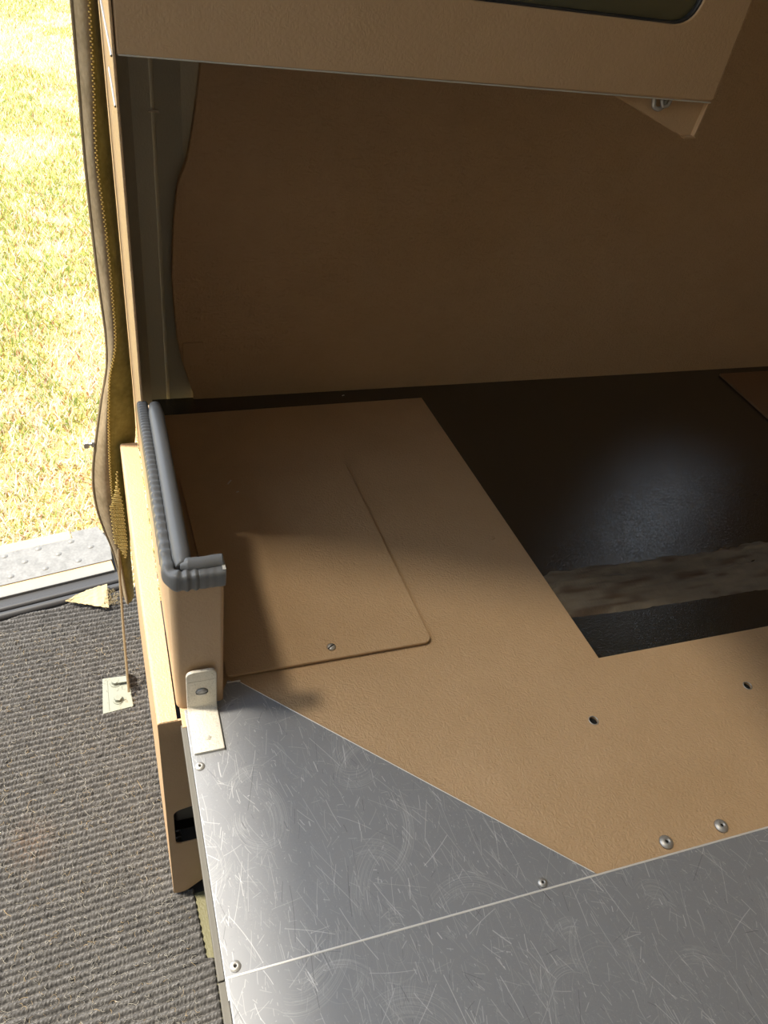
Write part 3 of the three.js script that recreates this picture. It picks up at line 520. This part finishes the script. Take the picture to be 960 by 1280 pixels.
{
  const t = thing('floor_anchor', 'grey-green bolted floor plate in the carpet beside the low beige box', 'plate', [-0.047, -0.455, -0.85]);
  const Y = -0.4555;
  part('plate', uvBox(slabXZ(roundPoly(xz([[-0.073, -0.812], [-0.022, -0.817], [-0.026, -0.884], [-0.07, -0.886]]), 0.002), Y - 0.004, Y, 0.0006)), M.anchorPaint, t);
  const hex = (x, z, a) => merge([new THREE.CylinderGeometry(0.009, 0.0097, 0.0015, 24).translate(x, Y + 0.0006, z), new THREE.CylinderGeometry(0.0066, 0.007, 0.008, 6).rotateY(a).translate(x, Y + 0.004, z)]);
  part('bolt', hex(-0.046, -0.835, 0.3), M.anchorPaint, t); part('bolt', hex(-0.0485, -0.872, 0.8), M.anchorPaint, t);
  part('fold_line', box(-0.0625, -0.0618, Y, Y + 0.0008, -0.882, -0.816, 0.0003), M.anchorPaint, t);
  part('tongue', uvBox(box(-0.045, -0.028, Y + 0.004, Y + 0.0075, -0.879, -0.866, 0.0012)), M.anchorPaint, t);
  part('hook', uvBox(slabZY(roundPoly(zy([[-0.892, Y], [-0.855, Y], [-0.857, Y + 0.03], [-0.882, Y + 0.03]]), 0.004), -0.029, -0.0265, 0.0006)), M.steel, t, 'upright steel hook');
}
{ // shred of tape or trim hanging under the near plate edge
  const rows = []; for (let i = 0; i <= 10; i++) { const v = i / 10, row = []; for (let j = 0; j <= 6; j++) { const u = j / 6; row.push([0.043 + 0.004 * Math.sin(v * 5) + u * 0.004, -0.018 - u * 0.02 - 0.006 * v, -0.212 + v * 0.09 + 0.003 * N24(u, v)]); } rows.push(row); }
  solo('trim_shred', sheet(rows, 0.001), M.creamPaint, 'pale torn shred under the near edge of the aluminium plate', 'shred');
  const fl = (x, y, z, a, l) => box(-l, l, 0, 0.0006, -0.0008, 0.0008).rotateY(a).translate(x, y, z);
  solo('paint_fleck', fl(0.149, 0.0063, -0.858, 0.9, 0.005), M.creamPaint, 'tiny white sliver lying on the dark back of the hatch lid', 'fleck');
  solo('paint_fleck', fl(0.157, 0.0063, -0.835, 0.4, 0.002), M.creamPaint, 'tiny pale dot beside the white sliver on the hatch lid', 'fleck');
  solo('paint_fleck', fl(0.385, -0.0044, -1.075, 0.4, 0.0022), M.creamPaint, 'tiny white crumb in the dark gap below the back wall', 'fleck');
}

// ---------------------------------------------------------------- dry grass outside
{
  const blade = new THREE.BufferGeometry();
  blade.setAttribute('position', new THREE.Float32BufferAttribute([-0.5, 0, 0, 0.5, 0, 0, -0.38, 0.5, 0.12, 0.38, 0.5, 0.12, 0, 1, 0.42], 3)); blade.setIndex([0, 1, 2, 1, 3, 2, 2, 3, 4]); blade.computeVertexNormals();
  const n = 90000, m = new THREE.InstancedMesh(blade, phy({ color: 0xffffff, roughness: 0.9, side: THREE.DoubleSide, transmission: 0.3, thickness: 0 }), n), o = new THREE.Object3D(), c = new THREE.Color();
  const big = (x, z) => 0.5 * N12(x * 0.16, z * 0.16) + 0.3 * N24(x * 0.2, z * 0.2) + 0.2 * N48(x * 0.3, z * 0.3);
  for (let i = 0; i < n; i++) {
    const near = i < 62000, t = Math.pow(rnd(), near ? 1.5 : 1), z = -1.4 - t * 10.5, x = near ? rr(-0.35 + z * 0.055, 0.22) : rr(-4, 1.5);
    const q = big(x, z), green = q > 0.52 ? 0.55 : 0.12;
    o.position.set(x, -1.152, z); o.rotation.set(rr(-0.75, 0.75), rnd() * 6.28, rr(-0.75, 0.75)); const h = rr(0.02, 0.055); o.scale.set(rr(0.004, 0.008), h, h); o.updateMatrix(); m.setMatrixAt(i, o.matrix);
    const w = rnd(); if (w < green) c.setRGB(0.26 + 0.1 * rnd(), 0.32 + 0.1 * rnd(), 0.08); else if (w < 0.93) c.setRGB(0.7 + 0.2 * rnd(), 0.63 + 0.19 * rnd(), 0.45 + 0.2 * rnd()); else c.setRGB(0.4, 0.2, 0.09);
    m.setColorAt(i, c);
  }
  m.name = 'grass'; m.userData = { label: 'sunlit dry yellow grass on the ground outside the door', category: 'grass', kind: 'stuff' }; sh(m); scene.add(m);
}
renderer.render(scene, camera);
